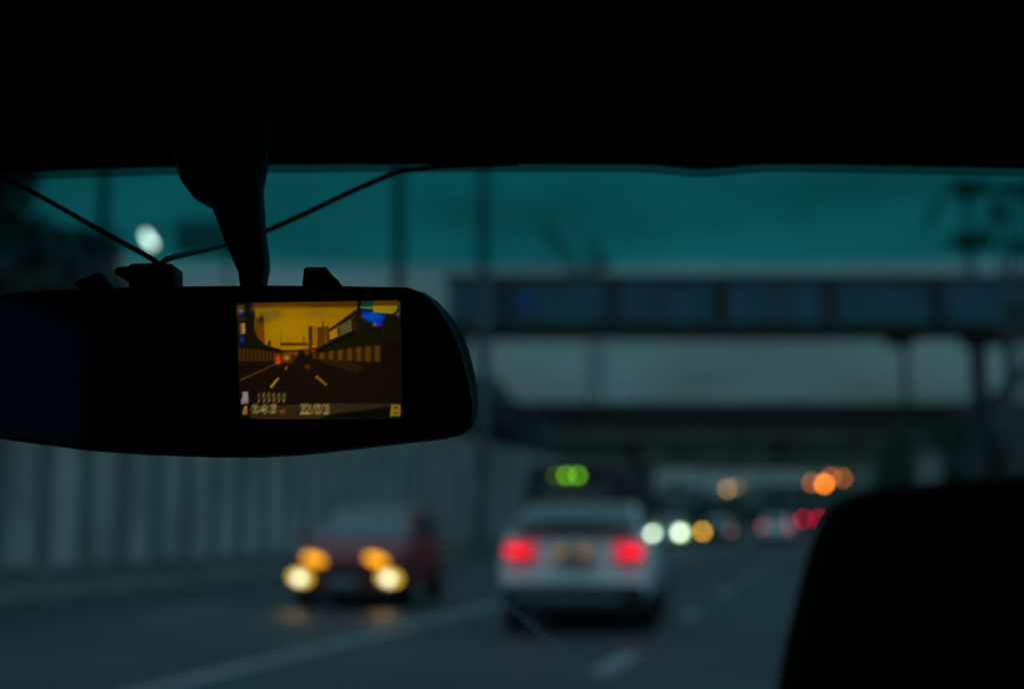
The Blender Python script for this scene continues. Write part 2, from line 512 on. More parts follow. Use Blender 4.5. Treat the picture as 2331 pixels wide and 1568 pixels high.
# board seen from behind, left of the mirror stem
t = thing('billboard', 'dark board seen from behind between the lit lamp and the mirror stem', 'billboard', (at(520, 540, 47).x, 47, 0))
a, c = at(398, 500, 47), at(560, 580, 47)
q = MB(); q.box(((a.x + c.x) / 2 - at(520, 540, 47).x, 0, (a.z + c.z) / 2), (c.x - a.x, 0.12, a.z - c.z)); q.build('board', M_BOARD, t, bevel=0.02)
q = MB(); q.tube([(0, 0.14, -0.02), (0, 0.14, a.z - 0.1)], 0.08, 10); q.build('pole', M_DARKPOLE, t)
q = MB()
for zz in (a.z - 0.3, c.z + 0.3): q.box(((a.x + c.x) / 2 - at(520, 540, 47).x, 0.09, zz), (c.x - a.x - 0.1, 0.05, 0.08))
q.build('frame', M_DARKPOLE, t)

# mast with lamp boxes on the right, beyond the footbridge
MY = 66.0
t = thing('mast', 'dark mast carrying boxy lamps at the upper right beyond the footbridge', 'mast', (at(2203, 500, MY).x, MY, 0))
mx = at(2203, 500, MY).x
ztop = at(2203, 405, MY).z
q = MB(); q.tube([(0, 0, -0.02), (0, 0, ztop)], [0.24, 0.17], 12); q.build('pole', M_GALV, t)
for (xa, ya, xb, yb) in ((2158, 418, 2248, 450), (2163, 536, 2250, 572)):
    a, c = at(xa, ya, MY), at(xb, yb, MY)
    q = MB(); q.box(((a.x + c.x) / 2 - mx, -0.45, (a.z + c.z) / 2), (c.x - a.x, 0.5, a.z - c.z)); q.build('lamp_box', M_DARKPOLE, t, bevel=0.06)
for (xa, ya, xb, yb) in ((2244, 468, 2284, 502),):
    a, c = at(xa, ya, MY), at(xb, yb, MY)
    q = MB(); q.box(((a.x + c.x) / 2 - mx, -0.45, (a.z + c.z) / 2), (c.x - a.x, 0.5, a.z - c.z)); q.build('lamp_box', M_GALV, t, bevel=0.06)
q = MB()
for yp in (434, 554):
    a, c = at(2140, yp, MY), at(2290, yp, MY)
    q.box(((a.x + c.x) / 2 - mx, -0.12, a.z), (c.x - a.x, 0.14, 0.14))
for (xa, ya, xb, yb) in ((2110, 515, 2140, 450), (2203, 560, 2268, 485)):
    a, c = at(xa, ya, MY), at(xb, yb, MY)
    q.tube([(a.x - mx, -0.1, a.z), (c.x - mx, -0.1, c.z)], 0.16, 8)
q.build('cross_arm', M_GALV, t)
LY = 50.0
lx = at(2318, 700, LY).x; lz = at(2318, 405, LY).z
t = thing('lattice_mast', 'tall lattice mast at the far right edge rising past the footbridge', 'mast', (lx, LY, 0))
for dx in (-0.42, 0.42):
    q = MB()
    for dy in (-0.42, 0.42): q.tube([(dx, dy, -0.02), (dx, dy, lz)], 0.06, 8)
    q.build('leg', M_GALV, t)
q = MB()
for k in range(int(lz / 0.9)):
    sg_ = 1 if k % 2 else -1
    for dy in (-0.42, 0.42):
        q.tube([(-0.42 * sg_, dy, k * 0.9 + 0.2), (0.42 * sg_, dy, k * 0.9 + 1.1)], 0.035, 6)
        q.tube([(-0.42, dy, k * 0.9 + 0.2), (0.42, dy, k * 0.9 + 0.2)], 0.03, 6)
q.build('bracing', M_GALV, t)
for (xa, ya, xb, yb) in ((2270, 428, 2340, 452), (2285, 560, 2340, 582), (2272, 700, 2335, 722)):
    a, c = at(xa, ya, LY), at(xb, yb, LY)
    q = MB(); q.box(((a.x + c.x) / 2 - lx, -0.6, (a.z + c.z) / 2), (c.x - a.x, 0.3, a.z - c.z)); q.build('bracket_box', M_DARKPOLE, t, bevel=0.03)

# construction crane, far off
KY = 170.0
kx = at(1352, 700, KY).x
t = thing('tower_crane', 'faint construction crane with its jib raised, far beyond the footbridge', 'crane', (kx, KY, 0))
q = MB()
zt_c = at(1352, 545, KY).z
for dx in (-0.7, 0.7):
    for dy in (-0.7, 0.7):
        q.tube([(dx, dy, -0.05), (dx, dy, zt_c)], 0.12, 6)
for k in range(int(zt_c / 1.4)):
    s = 1 if k % 2 else -1
    for dy in (-0.7, 0.7): q.tube([(-0.7 * s, dy, k * 1.4), (0.7 * s, dy, (k + 1) * 1.4)], 0.07, 5)
q.build('mast', M_CRANE, t)
a = at(1330, 640, KY) - Vector((kx, KY, 0)); c = at(1238, 515, KY) - Vector((kx, KY, 0))
q = MB()
off = Vector((0.5, 0, 0.35))
for d in (off, -off): q.tube([a + d, c + d * 0.6], 0.2, 6)
for k in range(9):
    s = 1 if k % 2 else -1
    q.tube([a.lerp(c, k / 9) + off * s, a.lerp(c, (k + 1) / 9) - off * s], 0.12, 5)
q.build('jib', M_CRANE, t)
q = MB(); q.box((1.0, 0, at(1352, 600, KY).z), (2.2, 1.2, 1.0)); q.build('counterweight', M_CRANE, t, bevel=0.05)
q = MB(); q.tube([Vector((0, 0, zt_c)), c], 0.06, 5); q.tube([c, c - Vector((0, 0, 6))], 0.05, 5); q.build('hoist_rope', M_CRANE, t)

# pale tower block, far off
def tower(label, xa, xb, ytop, Y, nf, nc):
    a = at(xa, ytop, Y); c = at(xb, ytop, Y)
    w = c.x - a.x; h = a.z
    t = thing('tower_block', label, 'building', ((a.x + c.x) / 2, Y, 0))
    q = MB(); q.box((0, w / 2, h / 2), (w, w, h)); q.build('wall', M_TOWER, t)
    q = MB(); q.box((0, w / 2, h + 0.6), (w * 0.5, w * 0.5, 1.2)); q.build('roof_housing', M_TOWER, t)
    for i in range(nf):
        q = MB()
        for k in range(nc):
            q.box(((k + 0.5) / nc * w - w / 2, -0.03, (i + 0.62) / nf * h), (w / nc * 0.55, 0.1, h / nf * 0.5))
        q.build('window_row', M_TOWERWIN, t)
    return t

tower('pale slim tower block far off between the footbridge and the overpass', 1352, 1402, 775, 420, 16, 5)
tower('wide pale tower block far off left of the crane, below the footbridge', 1405, 1450, 850, 460, 12, 4)

# gantry far down the road carrying amber lamps
GY = 165.0
gx0, gx1 = at(1600, 1100, GY).x, at(2080, 1100, GY).x
gz = 6.9
t = thing('lamp_gantry', 'far gantry over the road beyond the overpass', 'gantry', (gx0, GY, 0))
q = MB(); q.tube([(0, 0, -0.02), (0, 0, gz)], 0.14, 8); q.build('leg', M_DARKPOLE, t)
q = MB(); q.tube([(gx1 - gx0, 0, -0.02), (gx1 - gx0, 0, gz)], 0.14, 8); q.build('leg', M_DARKPOLE, t)
q = MB(); q.box(((gx1 - gx0) / 2, 0, gz + 0.1), (gx1 - gx0 + 0.4, 0.25, 0.2)); q.build('beam', M_DARKPOLE, t)
E_OR = emit("amber_lamp_bright", (26.0, 5.4, 0.15))
E_OR2 = emit("amber_lamp_mid", (5.5, 1.3, 0.15))
E_OR3 = emit("amber_lamp_dim", (4.6, 2.3, 0.7))
E_OR4 = emit("amber_lamp_faint", (1.6, 0.7, 0.3))
for (xp, yp, m, lab) in ((1848, 1098, E_OR2, 'mid orange lamp at the left end of the orange cluster by the headrest'),
                         (1876, 1101, E_OR, 'brightest orange lamp in the cluster by the headrest'),
                         (1891, 1086, E_OR2, 'orange lamp hanging just above the brightest one'),
                         (1918, 1088, E_OR2, 'orange lamp at the right end of the cluster, partly cut by the headrest'),
                         (1656, 1112, E_OR3, 'single brownish amber lamp under the overpass'),
                         (1676, 1108, E_OR4, 'faint amber lamp just right of the single brownish one')):
    pp = at(xp, yp, GY - 0.5)
    l = thing('hanging_lamp', lab, 'lamp', (pp.x, pp.y, pp.z), 0, 'amber lamps on the far gantry')
    q = MB(); q.ellipsoid((0, 0, 0), (0.25, 0.2, 0.25), 14, 9); q.build('bulb', m, l, smooth=True)
    q = MB(); q.tube([(0, 0, 0.22), (0, 0.0, gz + 0.1 - pp.z), (0, 0.4, gz + 0.1 - pp.z)], 0.05, 6); q.build('stem', M_DARKPOLE, l)

# ------------------------------------------------------------------ vehicles
def ring(w, z0, z1, crown=0.05, tuck=0.9):
    return [(-w * tuck, z0), (-w, z0 + (z1 - z0) * 0.25), (-w, z0 + (z1 - z0) * 0.62), (-w * 0.95, z1 - 0.02), (-w * 0.72, z1 + crown * 0.6), (0, z1 + crown),
            (w * 0.72, z1 + crown * 0.6), (w * 0.95, z1 - 0.02), (w, z0 + (z1 - z0) * 0.62), (w, z0 + (z1 - z0) * 0.25), (w * tuck, z0)]


def wheels(t, ys, xw, r, width=0.22):
    proto = None
    for y in ys:
        for s in (-1, 1):
            x = s * xw
            q = MB()
            q.tube([(-width / 2, 0, 0), (-width / 2 + 0.03, 0, 0), (width / 2 - 0.03, 0, 0), (width / 2, 0, 0)], [r * 0.92, r, r, r * 0.92], 24)
            o = q.build('wheel', M_TYRE, t)
            o.location = (x, y, r)
            q = MB()
            q.tube([(s * (width / 2 - 0.01), 0, 0), (s * (width / 2 + 0.012), 0, 0)], r * 0.62, 20)
            q.build('rim', M_RIM, o)


def plane_patch(pts, inset, off, thick=0.012):
    """four corner points -> inset quad slab set proud of the face"""
    p = [Vector(v) for v in pts]
    c = sum(p, Vector()) / 4
    n = (p[1] - p[0]).cross(p[3] - p[0]).normalized()
    e1 = (p[1] - p[0]).normalized(); e2 = n.cross(e1)
    o = []
    for v in p:
        d = v - c
        a, b2 = d.dot(e1), d.dot(e2)
        a -= math.copysign(inset, a); b2 -= math.copysign(inset, b2)
        o.append(c + e1 * a + e2 * b2 + n * d.dot(n))
    return [[v + n * (off - thick) for v in o], [v + n * off for v in o]]


def cabin(t, body_mb, wb, wt, zb_, zt_, yr0, yr1, yf1, yf0, glass, rear_glass=None, inset=0.07):
    """greenhouse: rear foot yr0, rear roof edge yr1, front roof edge yf1, front foot yf0 (forward = +y)"""
    B = {}
    for s in (-1, 1):
        B[s] = [Vector((s * wb, yr0, zb_)), Vector((s * wt, yr1, zt_)), Vector((s * wt, yf1, zt_)), Vector((s * wb, yf0, zb_))]
    L, Rr = B[-1], B[1]
    secs = []
    for i in range(4):
        a, c = L[i], Rr[i]
        mid = 0.005 if i in (1, 2) else 0.0
        secs.append([a, a.lerp(c, 0.2) + Vector((0, 0, mid * 0.8)), a.lerp(c, 0.5) + Vector((0, 0, mid)), a.lerp(c, 0.8) + Vector((0, 0, mid * 0.8)), c])
    bm = body_mb.bm
    vs = [[bm.verts.new(p) for p in s] for s in secs]
    for i in range(3):
        for k in range(4):
            bm.faces.new((vs[i][k], vs[i][k + 1], vs[i + 1][k + 1], vs[i + 1][k]))
    bm.faces.new([vs[i][0] for i in range(4)]); bm.faces.new([vs[i][4] for i in range(4)][::-1])
    # panes
    q = MB(); q.loft(plane_patch([L[0], Rr[0], Rr[1], L[1]], inset, 0.012)); q.build('rear_window', rear_glass or glass, t)
    q = MB(); q.loft(plane_patch([Rr[3], L[3], L[2], Rr[2]], inset, 0.012)); q.build('windscreen', glass, t)
    for S, sgn in ((L, -1), (Rr, 1)):
        ym = (yr1 + yf1) / 2
        zi0, zi1 = zb_ + 0.05, zt_ - 0.07
        def P(fr, z):
            f = (z - zb_) / (zt_ - zb_)
            w = wb + (wt - wb) * f
            y0 = yr0 + (yr1 - yr0) * f; y1 = yf0 + (yf1 - yf0) * f
            y = {'r': y0 + 0.10, 'm1': ym - 0.05, 'm2': ym + 0.05, 'f': y1 - 0.10}[fr]
            return Vector((sgn * (w + 0.012), y, z))
        for a_, b_ in (('r', 'm1'), ('m2', 'f')):
            q = MB(); quad = [P(a_, zi0), P(b_, zi0), P(b_, zi1), P(a_, zi1)]
            q.loft([[v - Vector((sgn * 0.012, 0, 0)) for v in quad], quad]); q.build('side_window', glass, t)


def lamp(t, name, c, s, m, rot=0.0, bevel=0.02):
    q = MB(); q.box((0, 0, 0), s)
    o = q.build(name, m, t, bevel=bevel)
    o.location = c; o.rotation_euler = (0, rot, 0)
    return o


def hl(t, name, c, s, m):
    q = MB(); q.ellipsoid((0, 0, 0), s, 18, 10)
    o = q.build(name, m, t, smooth=True); o.location = c
    return o

# ---- white car ahead (forward = local +y, origin at the middle of its tail on the ground)
E_TAIL = emit("tail_lamp_red", (2.3, 0.010, 0.035))
E_TAIL_G = emit("tail_lamp_red_soft", (0.5, 0.012, 0.03))
E_PLATELAMP = emit("plate_lamp", (0.30, 0.145, 0.05))
ps = at(1307, 1437, 16.75)
t = thing('white_car', 'white car ahead with both red tail lights lit', 'car', (ps.x, ps.y, 0), -R(8.5))
W = 0.90
mb = MB()
secs = []
for (y, w, z0, z1, crown) in ((0.02, W * 0.93, 0.40, 1.10, 0.06), (0.10, W * 0.985, 0.34, 1.15, 0.05), (0.6, W, 0.28, 1.12, 0.05), (1.6, W, 0.26, 1.06, 0.05), (3.0, W, 0.26, 1.0, 0.06),
                              (4.0, W * 0.98, 0.27, 0.92, 0.07), (4.45, W * 0.92, 0.3, 0.82, 0.05), (4.62, W * 0.8, 0.36, 0.70, 0.03)):
    secs.append([(x, y + (max(0, z - 0.6) * 0.52 * max(0, 1 - y / 0.6)), z) for x, z in ring(w, z0, z1, crown)])
mb.loft(secs)
cabin(t, mb, 0.80, 0.64, 1.13, 1.475, 0.22, 0.95, 2.1, 3.15, M_GLASS, M_GLASSBR, 0.03)
body = mb.build('body', M_WHITE, t, bevel=0.05, seg=3)
# dark curved strip at the foot of the rear window
q = MB()
s0, s1 = [], []
for i in range(13):
    f = i / 12; x = -0.66 + 1.32 * f
    cz = 1.275 - 0.06 * (2 * f - 1) ** 2
    s0.append((x, cz)); s1.append((x, cz - 0.09))
lo = [(x, 0.12 + 0.02 * abs(x), z) for x, z in s1]; hi = [(x, 0.17 + 0.02 * abs(x), z) for x, z in s0]
lo2 = [(x, y + 0.34, z) for x, y, z in lo]; hi2 = [(x, y + 0.34, z) for x, y, z in hi]
q.loft([lo, hi, hi2, lo2, lo], cap=False, closed=False)
q.build('window_foot_trim', M_BUMPER, t)
# bumper with grey diffuser
q = MB(); q.box((0, 0.10, 0.365), (1.66, 0.40, 0.36)); q.build('bumper', M_BUMPER, t, bevel=0.09, seg=4)
q = MB(); q.box((-0.08, -0.105, 0.375), (1.26, 0.03, 0.13)); q.build('diffuser', M_GREYTRIM, t, bevel=0.02)
q = MB(); q.box((0, 0.0, 0.935), (0.50, 0.27, 0.10)); q.build('plate_recess', mat("recess_grey", (0.2, 0.22, 0.22), 0.5), t, bevel=0.02)
q = MB(); q.box((0, -0.142, 0.935), (0.46, 0.012, 0.09)); q.build('number_plate', M_PLATE, t)
for s in (-1, 1):
    q = MB(); q.box((s * 0.14, -0.152, 0.93), (0.15, 0.02, 0.11)); q.build('plate_lamp', E_PLATELAMP, t)
for s in (-1, 1):
    o = lamp(t, 'tail_light', (s * 0.635, 0.06, 0.935), (0.36, 0.22, 0.20), E_TAIL_G, bevel=0.05)
    lamp(o, 'brake_lamp', (s * 0.03, -0.115, -0.012), (0.24, 0.02, 0.085), E_TAIL, bevel=0.008)
wheels(t, (0.82, 3.65), W - 0.10, 0.34)
for s in (-1, 1):
    q = MB(); q.box((s * 0.99, 2.75, 1.08), (0.2, 0.1, 0.14)); q.build('wing_mirror', M_WHITE, t, bevel=0.03)

# ---- maroon oncoming car (local +y = its front)
E_AMB = emit("indicator_amber", (2.9, 1.02, 0.004))
E_HEAD = emit("headlamp_warm_white", (3.6, 3.3, 2.6))
E_HEADHALO = emit("headlamp_yellow_halo", (1.9, 1.15, 0.05))  # yellow halo of the blurred lamp, added as a glowing shell
pr = at(783, 1386, 20.9)
t = thing('maroon_car', 'maroon oncoming car with two amber and two yellow white front lights', 'car', (pr.x, pr.y, 0), R(180) - R(6.5))
W = 0.84
mb = MB(); secs = []
for (y, w, z0, z1, crown) in ((0.0, W * 0.86, 0.30, 0.66, 0.04), (-0.14, W * 0.95, 0.24, 0.80, 0.05), (-0.55, W, 0.22, 0.90, 0.05), (-1.1, W, 0.22, 0.97, 0.05), (-2.4, W, 0.22, 1.0, 0.04),
                              (-3.6, W, 0.24, 1.02, 0.04), (-4.1, W * 0.95, 0.28, 1.0, 0.04), (-4.25, W * 0.88, 0.34, 0.92, 0.02)):
    secs.append([(x, y, z) for x, z in ring(w, z0, z1, crown)])
mb.loft(secs)
cabin(t, mb, 0.77, 0.60, 0.99, 1.47, -4.0, -3.5, -1.95, -1.0, M_GLASS, None, 0.07)
mb.build('body', M_RED, t, bevel=0.05, seg=3)
q = MB(); q.box((0, -0.01, 0.56), (0.72, 0.10, 0.15)); q.build('grille', M_BUMPER, t, bevel=0.02)
q = MB(); q.box((0, 0.0, 0.25), (1.5, 0.22, 0.20)); q.build('bumper', M_BUMPER, t, bevel=0.05)
q = MB(); q.box((0.02, 0.05, 0.40), (0.46, 0.02, 0.13)); q.build('number_plate', M_PLATE, t)
for s in (-1, 1):
    hl(t, 'indicator', (s * 0.46, -0.01, 0.715), (0.165, 0.06, 0.062), E_AMB).rotation_euler = (0, R(-16), 0)
    o = hl(t, 'headlight', (s * 0.655, -0.02, 0.45), (0.17, 0.08, 0.095), E_HEADHALO)  # added shell gives the yellow halo; the lens child is the lamp
    o.rotation_euler = (0, R(-10), 0)
    hl(o, 'lens', (0, 0.065, -0.01), (0.07, 0.03, 0.055), E_HEAD)
    q = MB(); q.box((s * 0.93, -1.25, 1.02), (0.19, 0.09, 0.14)); q.build('wing_mirror', M_RED, t, bevel=0.03)
wheels(t, (-0.78, -3.4), W - 0.09, 0.32)
# headlamp beams of this car, dipped onto the asphalt in front of it
for s in (-1, 1):
    ld = bpy.data.lights.new("headlamp_beam", 'SPOT')
    ld.energy = 10; ld.color = (1.0, 0.50, 0.16); ld.spot_size = R(46); ld.spot_blend = 0.9; ld.shadow_soft_size = 0.06
    lo_ = bpy.data.objects.new("headlamp_beam", ld); COL.objects.link(lo_); lo_.parent = t
    lo_.location = (s * 0.655, 0.10, 0.46); lo_.rotation_euler = (R(62), 0, 0)

# ---- dark minibus between them, green lights along its top edge
E_GRN = emit("green_marker", (1.3, 3.7, 0.02))
E_GRN2 = emit("green_marker_dim", (0.35, 0.6, 0.02))
BY = 28.0
pm_ = at(1311, 1183, BY)
t = thing('minibus', 'dark high minibus beyond the white car with green lights across its top', 'minibus', (pm_.x, BY, 0), -R(9))
mb = MB(); secs = []
for (y, w, zt_) in ((0.0, 0.96, 2.30), (0.08, 1.02, 2.40), (1.0, 1.03, 2.44), (4.4, 1.03, 2.44), (5.3, 1.02, 2.36), (5.6, 0.98, 1.5), (6.1, 0.9, 1.1), (6.2, 0.86, 1.0)):
    secs.append([(-w * .96, y, 0.3), (-w, y, 0.6), (-w, y, 0.3 + (zt_ - 0.3) * 0.6), (-w * 0.93, y, zt_ - 0.1), (-w * 0.8, y, zt_), (w * 0.8, y, zt_), (w * 0.93, y, zt_ - 0.1), (w, y, 0.3 + (zt_ - 0.3) * 0.6), (w, y, 0.6), (w * .96, y, 0.3)])
mb.loft(secs); mb.build('body', M_BUS, t, bevel=0.04)
q = MB(); q.box((-0.02, -0.01, 1.72), (1.5, 0.03, 0.5)); q.build('rear_window', M_GLASS, t, bevel=0.01)
q = MB(); q.box((0, -0.02, 0.42), (1.9, 0.16, 0.22)); q.build('bumper', M_BUMPER, t, bevel=0.03)
q = MB(); q.box((-0.1, -0.012, 2.13), (1.2, 0.03, 0.2)); q.build('display_box', M_BUMPER, t, bevel=0.01)
for xp, m in ((1264, E_GRN2), (1289, E_GRN), (1316, E_GRN)):
    x = at(xp, 1082, BY).x - pm_.x
    q = MB(); q.tube([(x, -0.02, at(xp, 1082, BY).z), (x, -0.05, at(xp, 1082, BY).z)], 0.05, 14); q.build('marker_light', m, t)
for s in (-1, 1):
    q = MB(); q.box((s * 0.86, -0.0, 0.95), (0.14, 0.04, 0.42)); q.build('tail_light', mat("unlit_tail_red", (0.08, 0.01, 0.012), 0.3), t, bevel=0.01)
    q = MB(); q.box((s * 1.04, 2.6, 1.75), (0.03, 3.6, 0.55)); q.build('side_window', M_BUMPER, t)
    q = MB(); q.box((s * 1.12, 5.4, 1.7), (0.2, 0.1, 0.36)); q.build('wing_mirror', M_BUMPER, t, bevel=0.02)
wheels(t, (1.2, 4.9), 0.92, 0.36)


def simple_car(name, label, cat, loc, rz, body_m, W=0.88, Hh=1.46, L=4.4, group=None):
    """far saloon, forward = local +y, origin at the middle of the tail"""
    t = thing(name, label, cat, loc, rz, group)
    mb = MB(); secs = []
    for (f, wk, z0, z1) in ((0.0, .86, .38, .84), (.03, .96, .3, .93), (.25, 1, .24, .96), (.65, 1, .24, .92), (.9, .96, .26, .80), (.98, .9, .3, .7), (1, .8, .36, .62)):
        secs.append([(x, f * L, z) for x, z in ring(W * wk, z0, z1)])
    mb.loft(secs)
    cabin(t, mb, W * 0.9, W * 0.7, 0.95, Hh, 0.55, 1.2, 2.3, 3.2, M_GLASS)
    mb.build('body', body_m, t, bevel=0.05)
    q = MB(); q.box((0, 0.04, 0.36), (W * 1.7, 0.2, 0.22)); q.build('bumper', M_BUMPER, t, bevel=0.03)
    q = MB(); q.box((0, L - 0.05, 0.36), (W * 1.6, 0.2, 0.22)); q.build('bumper', M_BUMPER, t, bevel=0.03)
    wheels(t, (0.85, L - 0.9), W - 0.1, 0.32)
    return t

E_HW = emit("headlight_white", (12.6, 10.6, 11.4))
E_FRINGE = emit("headlight_green_fringe", (1.6, 3.6, 0.5))  # camera-lens colour fringe, added as a green glow round the white lens
E_AM2 = emit("indicator_amber_far", (11.0, 4.8, 0.12))
E_RD2 = emit("tail_red_far", (1.7, 0.16, 0.30))
E_RD3 = emit("tail_red_van", (6.0, 0.05, 0.35))
E_BR = emit("side_lamp_brown", (0.9, 0.4, 0.3))
L = 4.4


def oncoming(label, Y, xc, m):
    p = at(xc, 1183, Y)
    f = Vector((math.sin(A_ROAD), math.cos(A_ROAD), 0))
    p = Vector((p.x, p.y, 0)) + f * L
    return simple_car('oncoming_car', label, 'car', (p.x, p.y, 0), R(180) - A_ROAD, m)

t = oncoming('dark oncoming car far off with two bright white headlights', 71, 1516, M_DARKCAR)
sc_ = F / 71
for s in (-1, 1):
    o = hl(t, 'headlight', (s * 0.69, L - 0.02, 0.67), (0.235, 0.05, 0.235), E_FRINGE)  # added green shell glows only to give the fringe
    hl(o, 'lens', (0, 0.045, 0), (0.125, 0.02, 0.125), E_HW)
t = oncoming('dark oncoming car far off showing one amber light', 78, 1632, M_DARKCAR)
hl(t, 'indicator', (0.80, L - 0.02, 0.66), (0.13, 0.05, 0.13), E_AM2)
hl(t, 'indicator', (-0.72, L - 0.02, 0.70), (0.12, 0.05, 0.12), E_BR)

p = at(1766, 1183, 75)
t = simple_car('far_car', 'white car far ahead with two dim red tail lights', 'car', (p.x, 75, 0), -A_ROAD, M_WHITE)
for s, m in ((-1, E_RD2), (1, E_RD2)):
    hl(t, 'tail_light', (s * 0.70, 0.0, 0.93), (0.11, 0.04, 0.11), m)
hl(t, 'tail_light', (0.62, 0.03, 1.18), (0.10, 0.04, 0.10), E_BR)

# far van with red lights beside the headrest
p = at(1846, 1183, 128)
t = thing('far_van', 'dark van farthest ahead with two red lights beside the headrest', 'van', (p.x, 128, 0), -A_ROAD)
mb = MB(); secs = []
for (y, w, zt_) in ((0.0, 0.94, 2.1), (0.08, 0.98, 2.2), (3.6, 0.98, 2.2), (4.2, 0.96, 1.9), (4.7, 0.92, 1.15), (5.1, 0.86, 1.0)):
    secs.append([(-w * .96, y, 0.3), (-w, y, 0.6), (-w, y, 1.3 if zt_ > 1.4 else 0.8), (-w * 0.93, y, zt_ - 0.08), (-w * 0.8, y, zt_), (w * 0.8, y, zt_), (w * 0.93, y, zt_ - 0.08), (w, y, 1.3 if zt_ > 1.4 else 0.8), (w, y, 0.6), (w * .96, y, 0.3)])
mb.loft(secs); mb.build('body', M_DARKCAR, t, bevel=0.04)
q = MB(); q.box((0, -0.01, 1.75), (1.5, 0.03, 0.5)); q.build('rear_window', M_GLASS, t)
for s in (-1, 1): hl(t, 'tail_light', (s * 0.66, -0.02, 1.36), (0.17, 0.05, 0.17), E_RD3)
wheels(t, (0.9, 4.1), 0.88, 0.34)

# ------------------------------------------------------------------ our own car: cabin and windscreen
car = thing('own_car', 'black inside of our own car with headliner and tinted windscreen', 'car interior', (0, 0, 0))
TOPE = [(-900, 430), (-500, 414), (0, 397), (300, 386), (620, 379), (1000, 377), (1300, 377), (1460, 378), (1530, 383), (1590, 388), (1650, 385), (1710, 379), (1800, 377), (2000, 380), (2331, 387), (2800, 400), (3300, 420)]


def edge_y(x):
    # windscreen is bowed forward in the middle
    return 0.955 - 0.05 * ((x - 1165) / 1165.0) ** 2 * 0.25

edge = [at(x, y, edge_y(x)) for x, y in TOPE]
# smooth the polyline a little
def dense(pts, n=4):
    out = []
    for i in range(len(pts) - 1):
        p0 = pts[max(i - 1, 0)]; p1 = pts[i]; p2 = pts[i + 1]; p3 = pts[min(i + 2, len(pts) - 1)]
        for k in range(n):
            s = k / n
            out.append(0.5 * ((2 * p1) + (p2 - p0) * s + (2 * p0 - 5 * p1 + 4 * p2 - p3) * s * s + (3 * p1 - p0 - 3 * p2 + p3) * s ** 3))
    out.append(pts[-1])
    return out

edge = dense(edge, 4)
# headliner: a rolled front lip, then back over our heads to the rear of the car
q = MB(); rows = []
for (dy, dz) in ((0.012, 0.014), (0.004, 0.004), (-0.002, 0.0), (-0.010, 0.003), (-0.05, 0.022), (-0.16, 0.045), (-0.5, 0.07), (-1.0, 0.075), (-1.6, 0.07), (-2.3, 0.04)):
    row = []
    for pnt in edge:
        flat = min(1.0, abs(dy) / 0.16)
        z = pnt.z * (1 - flat) + 1.535 * flat
        row.append(Vector((pnt.x, pnt.y + dy, z + dz)))
    rows.append(row)
q.loft(rows, cap=False, closed=False)
q.build('headliner', M_HEADLINER, car, smooth=True)
# roof skin outside, sides, tail and floor of the car
xw = 0.74
q = MB()
q.box((0, -0.47, 1.66), (1.66, 2.78, 0.03))
q.box((0.80, -0.45, 0.98), (0.04, 2.75, 1.33))
q.box((-0.80, 0.415, 0.98), (0.04, 1.02, 1.33))
q.box((-0.80, -1.465, 0.98), (0.04, 0.72, 1.33))
q.box((-0.80, -0.60, 0.725), (0.04, 1.01, 0.82))
q.box((0, -1.84, 0.98), (1.64, 0.04, 1.33))
q.box((0, 0.2, 0.29), (1.64, 4.1, 0.04))
q.build('shell', M_HEADLINER, car)
for s in (-1, 1):
    q = MB()
    e0 = edge[0] if s < 0 else edge[-1]
    q.tube([(s * 0.73, 0.93, 1.60), (s * 0.74, 1.3, 1.31), (s * 0.75, 1.95, 0.92)], 0.055, 10)
    q.build('pillar', M_BLACK, car, smooth=True)
    q = MB(); q.box((s * 0.80, 1.45, 0.62), (0.04, 1.05, 0.62)); q.build('door', M_BLACK, car)
q = MB(); q.box((0, 1.55, 0.80), (1.5, 0.75, 0.26)); q.box((0, 1.78, 0.58), (1.5, 0.45, 0.5)); q.build('dashboard', M_BLACK, car, bevel=0.06, seg=3)
q = MB(); q.loft([[(-0.78, 1.95, 0.90), (-0.4, 2.0, 0.93), (0.4, 2.0, 0.93), (0.78, 1.95, 0.90)], [(-0.74, 2.5, 0.82), (-0.4, 2.6, 0.85), (0.4, 2.6, 0.85), (0.74, 2.5, 0.82)], [(-0.66, 2.85, 0.66), (-0.4, 2.95, 0.68), (0.4, 2.95, 0.68), (0.66, 2.85, 0.66)], [(-0.66, 2.88, 0.3), (-0.4, 2.98, 0.3), (0.4, 2.98, 0.3), (0.66, 2.88, 0.3)]], cap=False, closed=False)
q.build('bonnet', M_DARKCAR, car)

tm = bpy.data.materials.new("privacy_glass"); tm.use_nodes = True
nt = tm.node_tree; nt.nodes.clear()
go = nt.nodes.new('ShaderNodeOutputMaterial'); tr = nt.nodes.new('ShaderNodeBsdfTransparent'); tr.inputs['Color'].default_value = (0.01, 0.03, 0.09, 1)
nt.links.new(tr.outputs[0], go.inputs[0])
q = MB(); q.quad((-0.80, -1.12, 1.12), (-0.80, -0.08, 1.12), (-0.80, -0.08, 1.655), (-0.80, -1.12, 1.655)); q.build('side_window', tm, car)

# windscreen glass with a factory green-blue shade band along its top
def glass_z(y):
    d = at(1165, y, 1.0) - Vector((0, 0, CAM_H)); best = None
    top = min(edge, key=lambda p: abs(p.x)) + Vector((0, 0.008, 0.012))
    for i in range(2000):
        f = i / 2000
        p = top.lerp(Vector((0, 1.90, 0.92)), f) + Vector((0, 0.5, 0.85)) * 0.03 * math.sin(math.pi * f)
        e_ = abs((p.z - CAM_H) / p.y - d.z)
        if best is None or e_ < best[0]: best = (e_, p.z)
    return best[1]

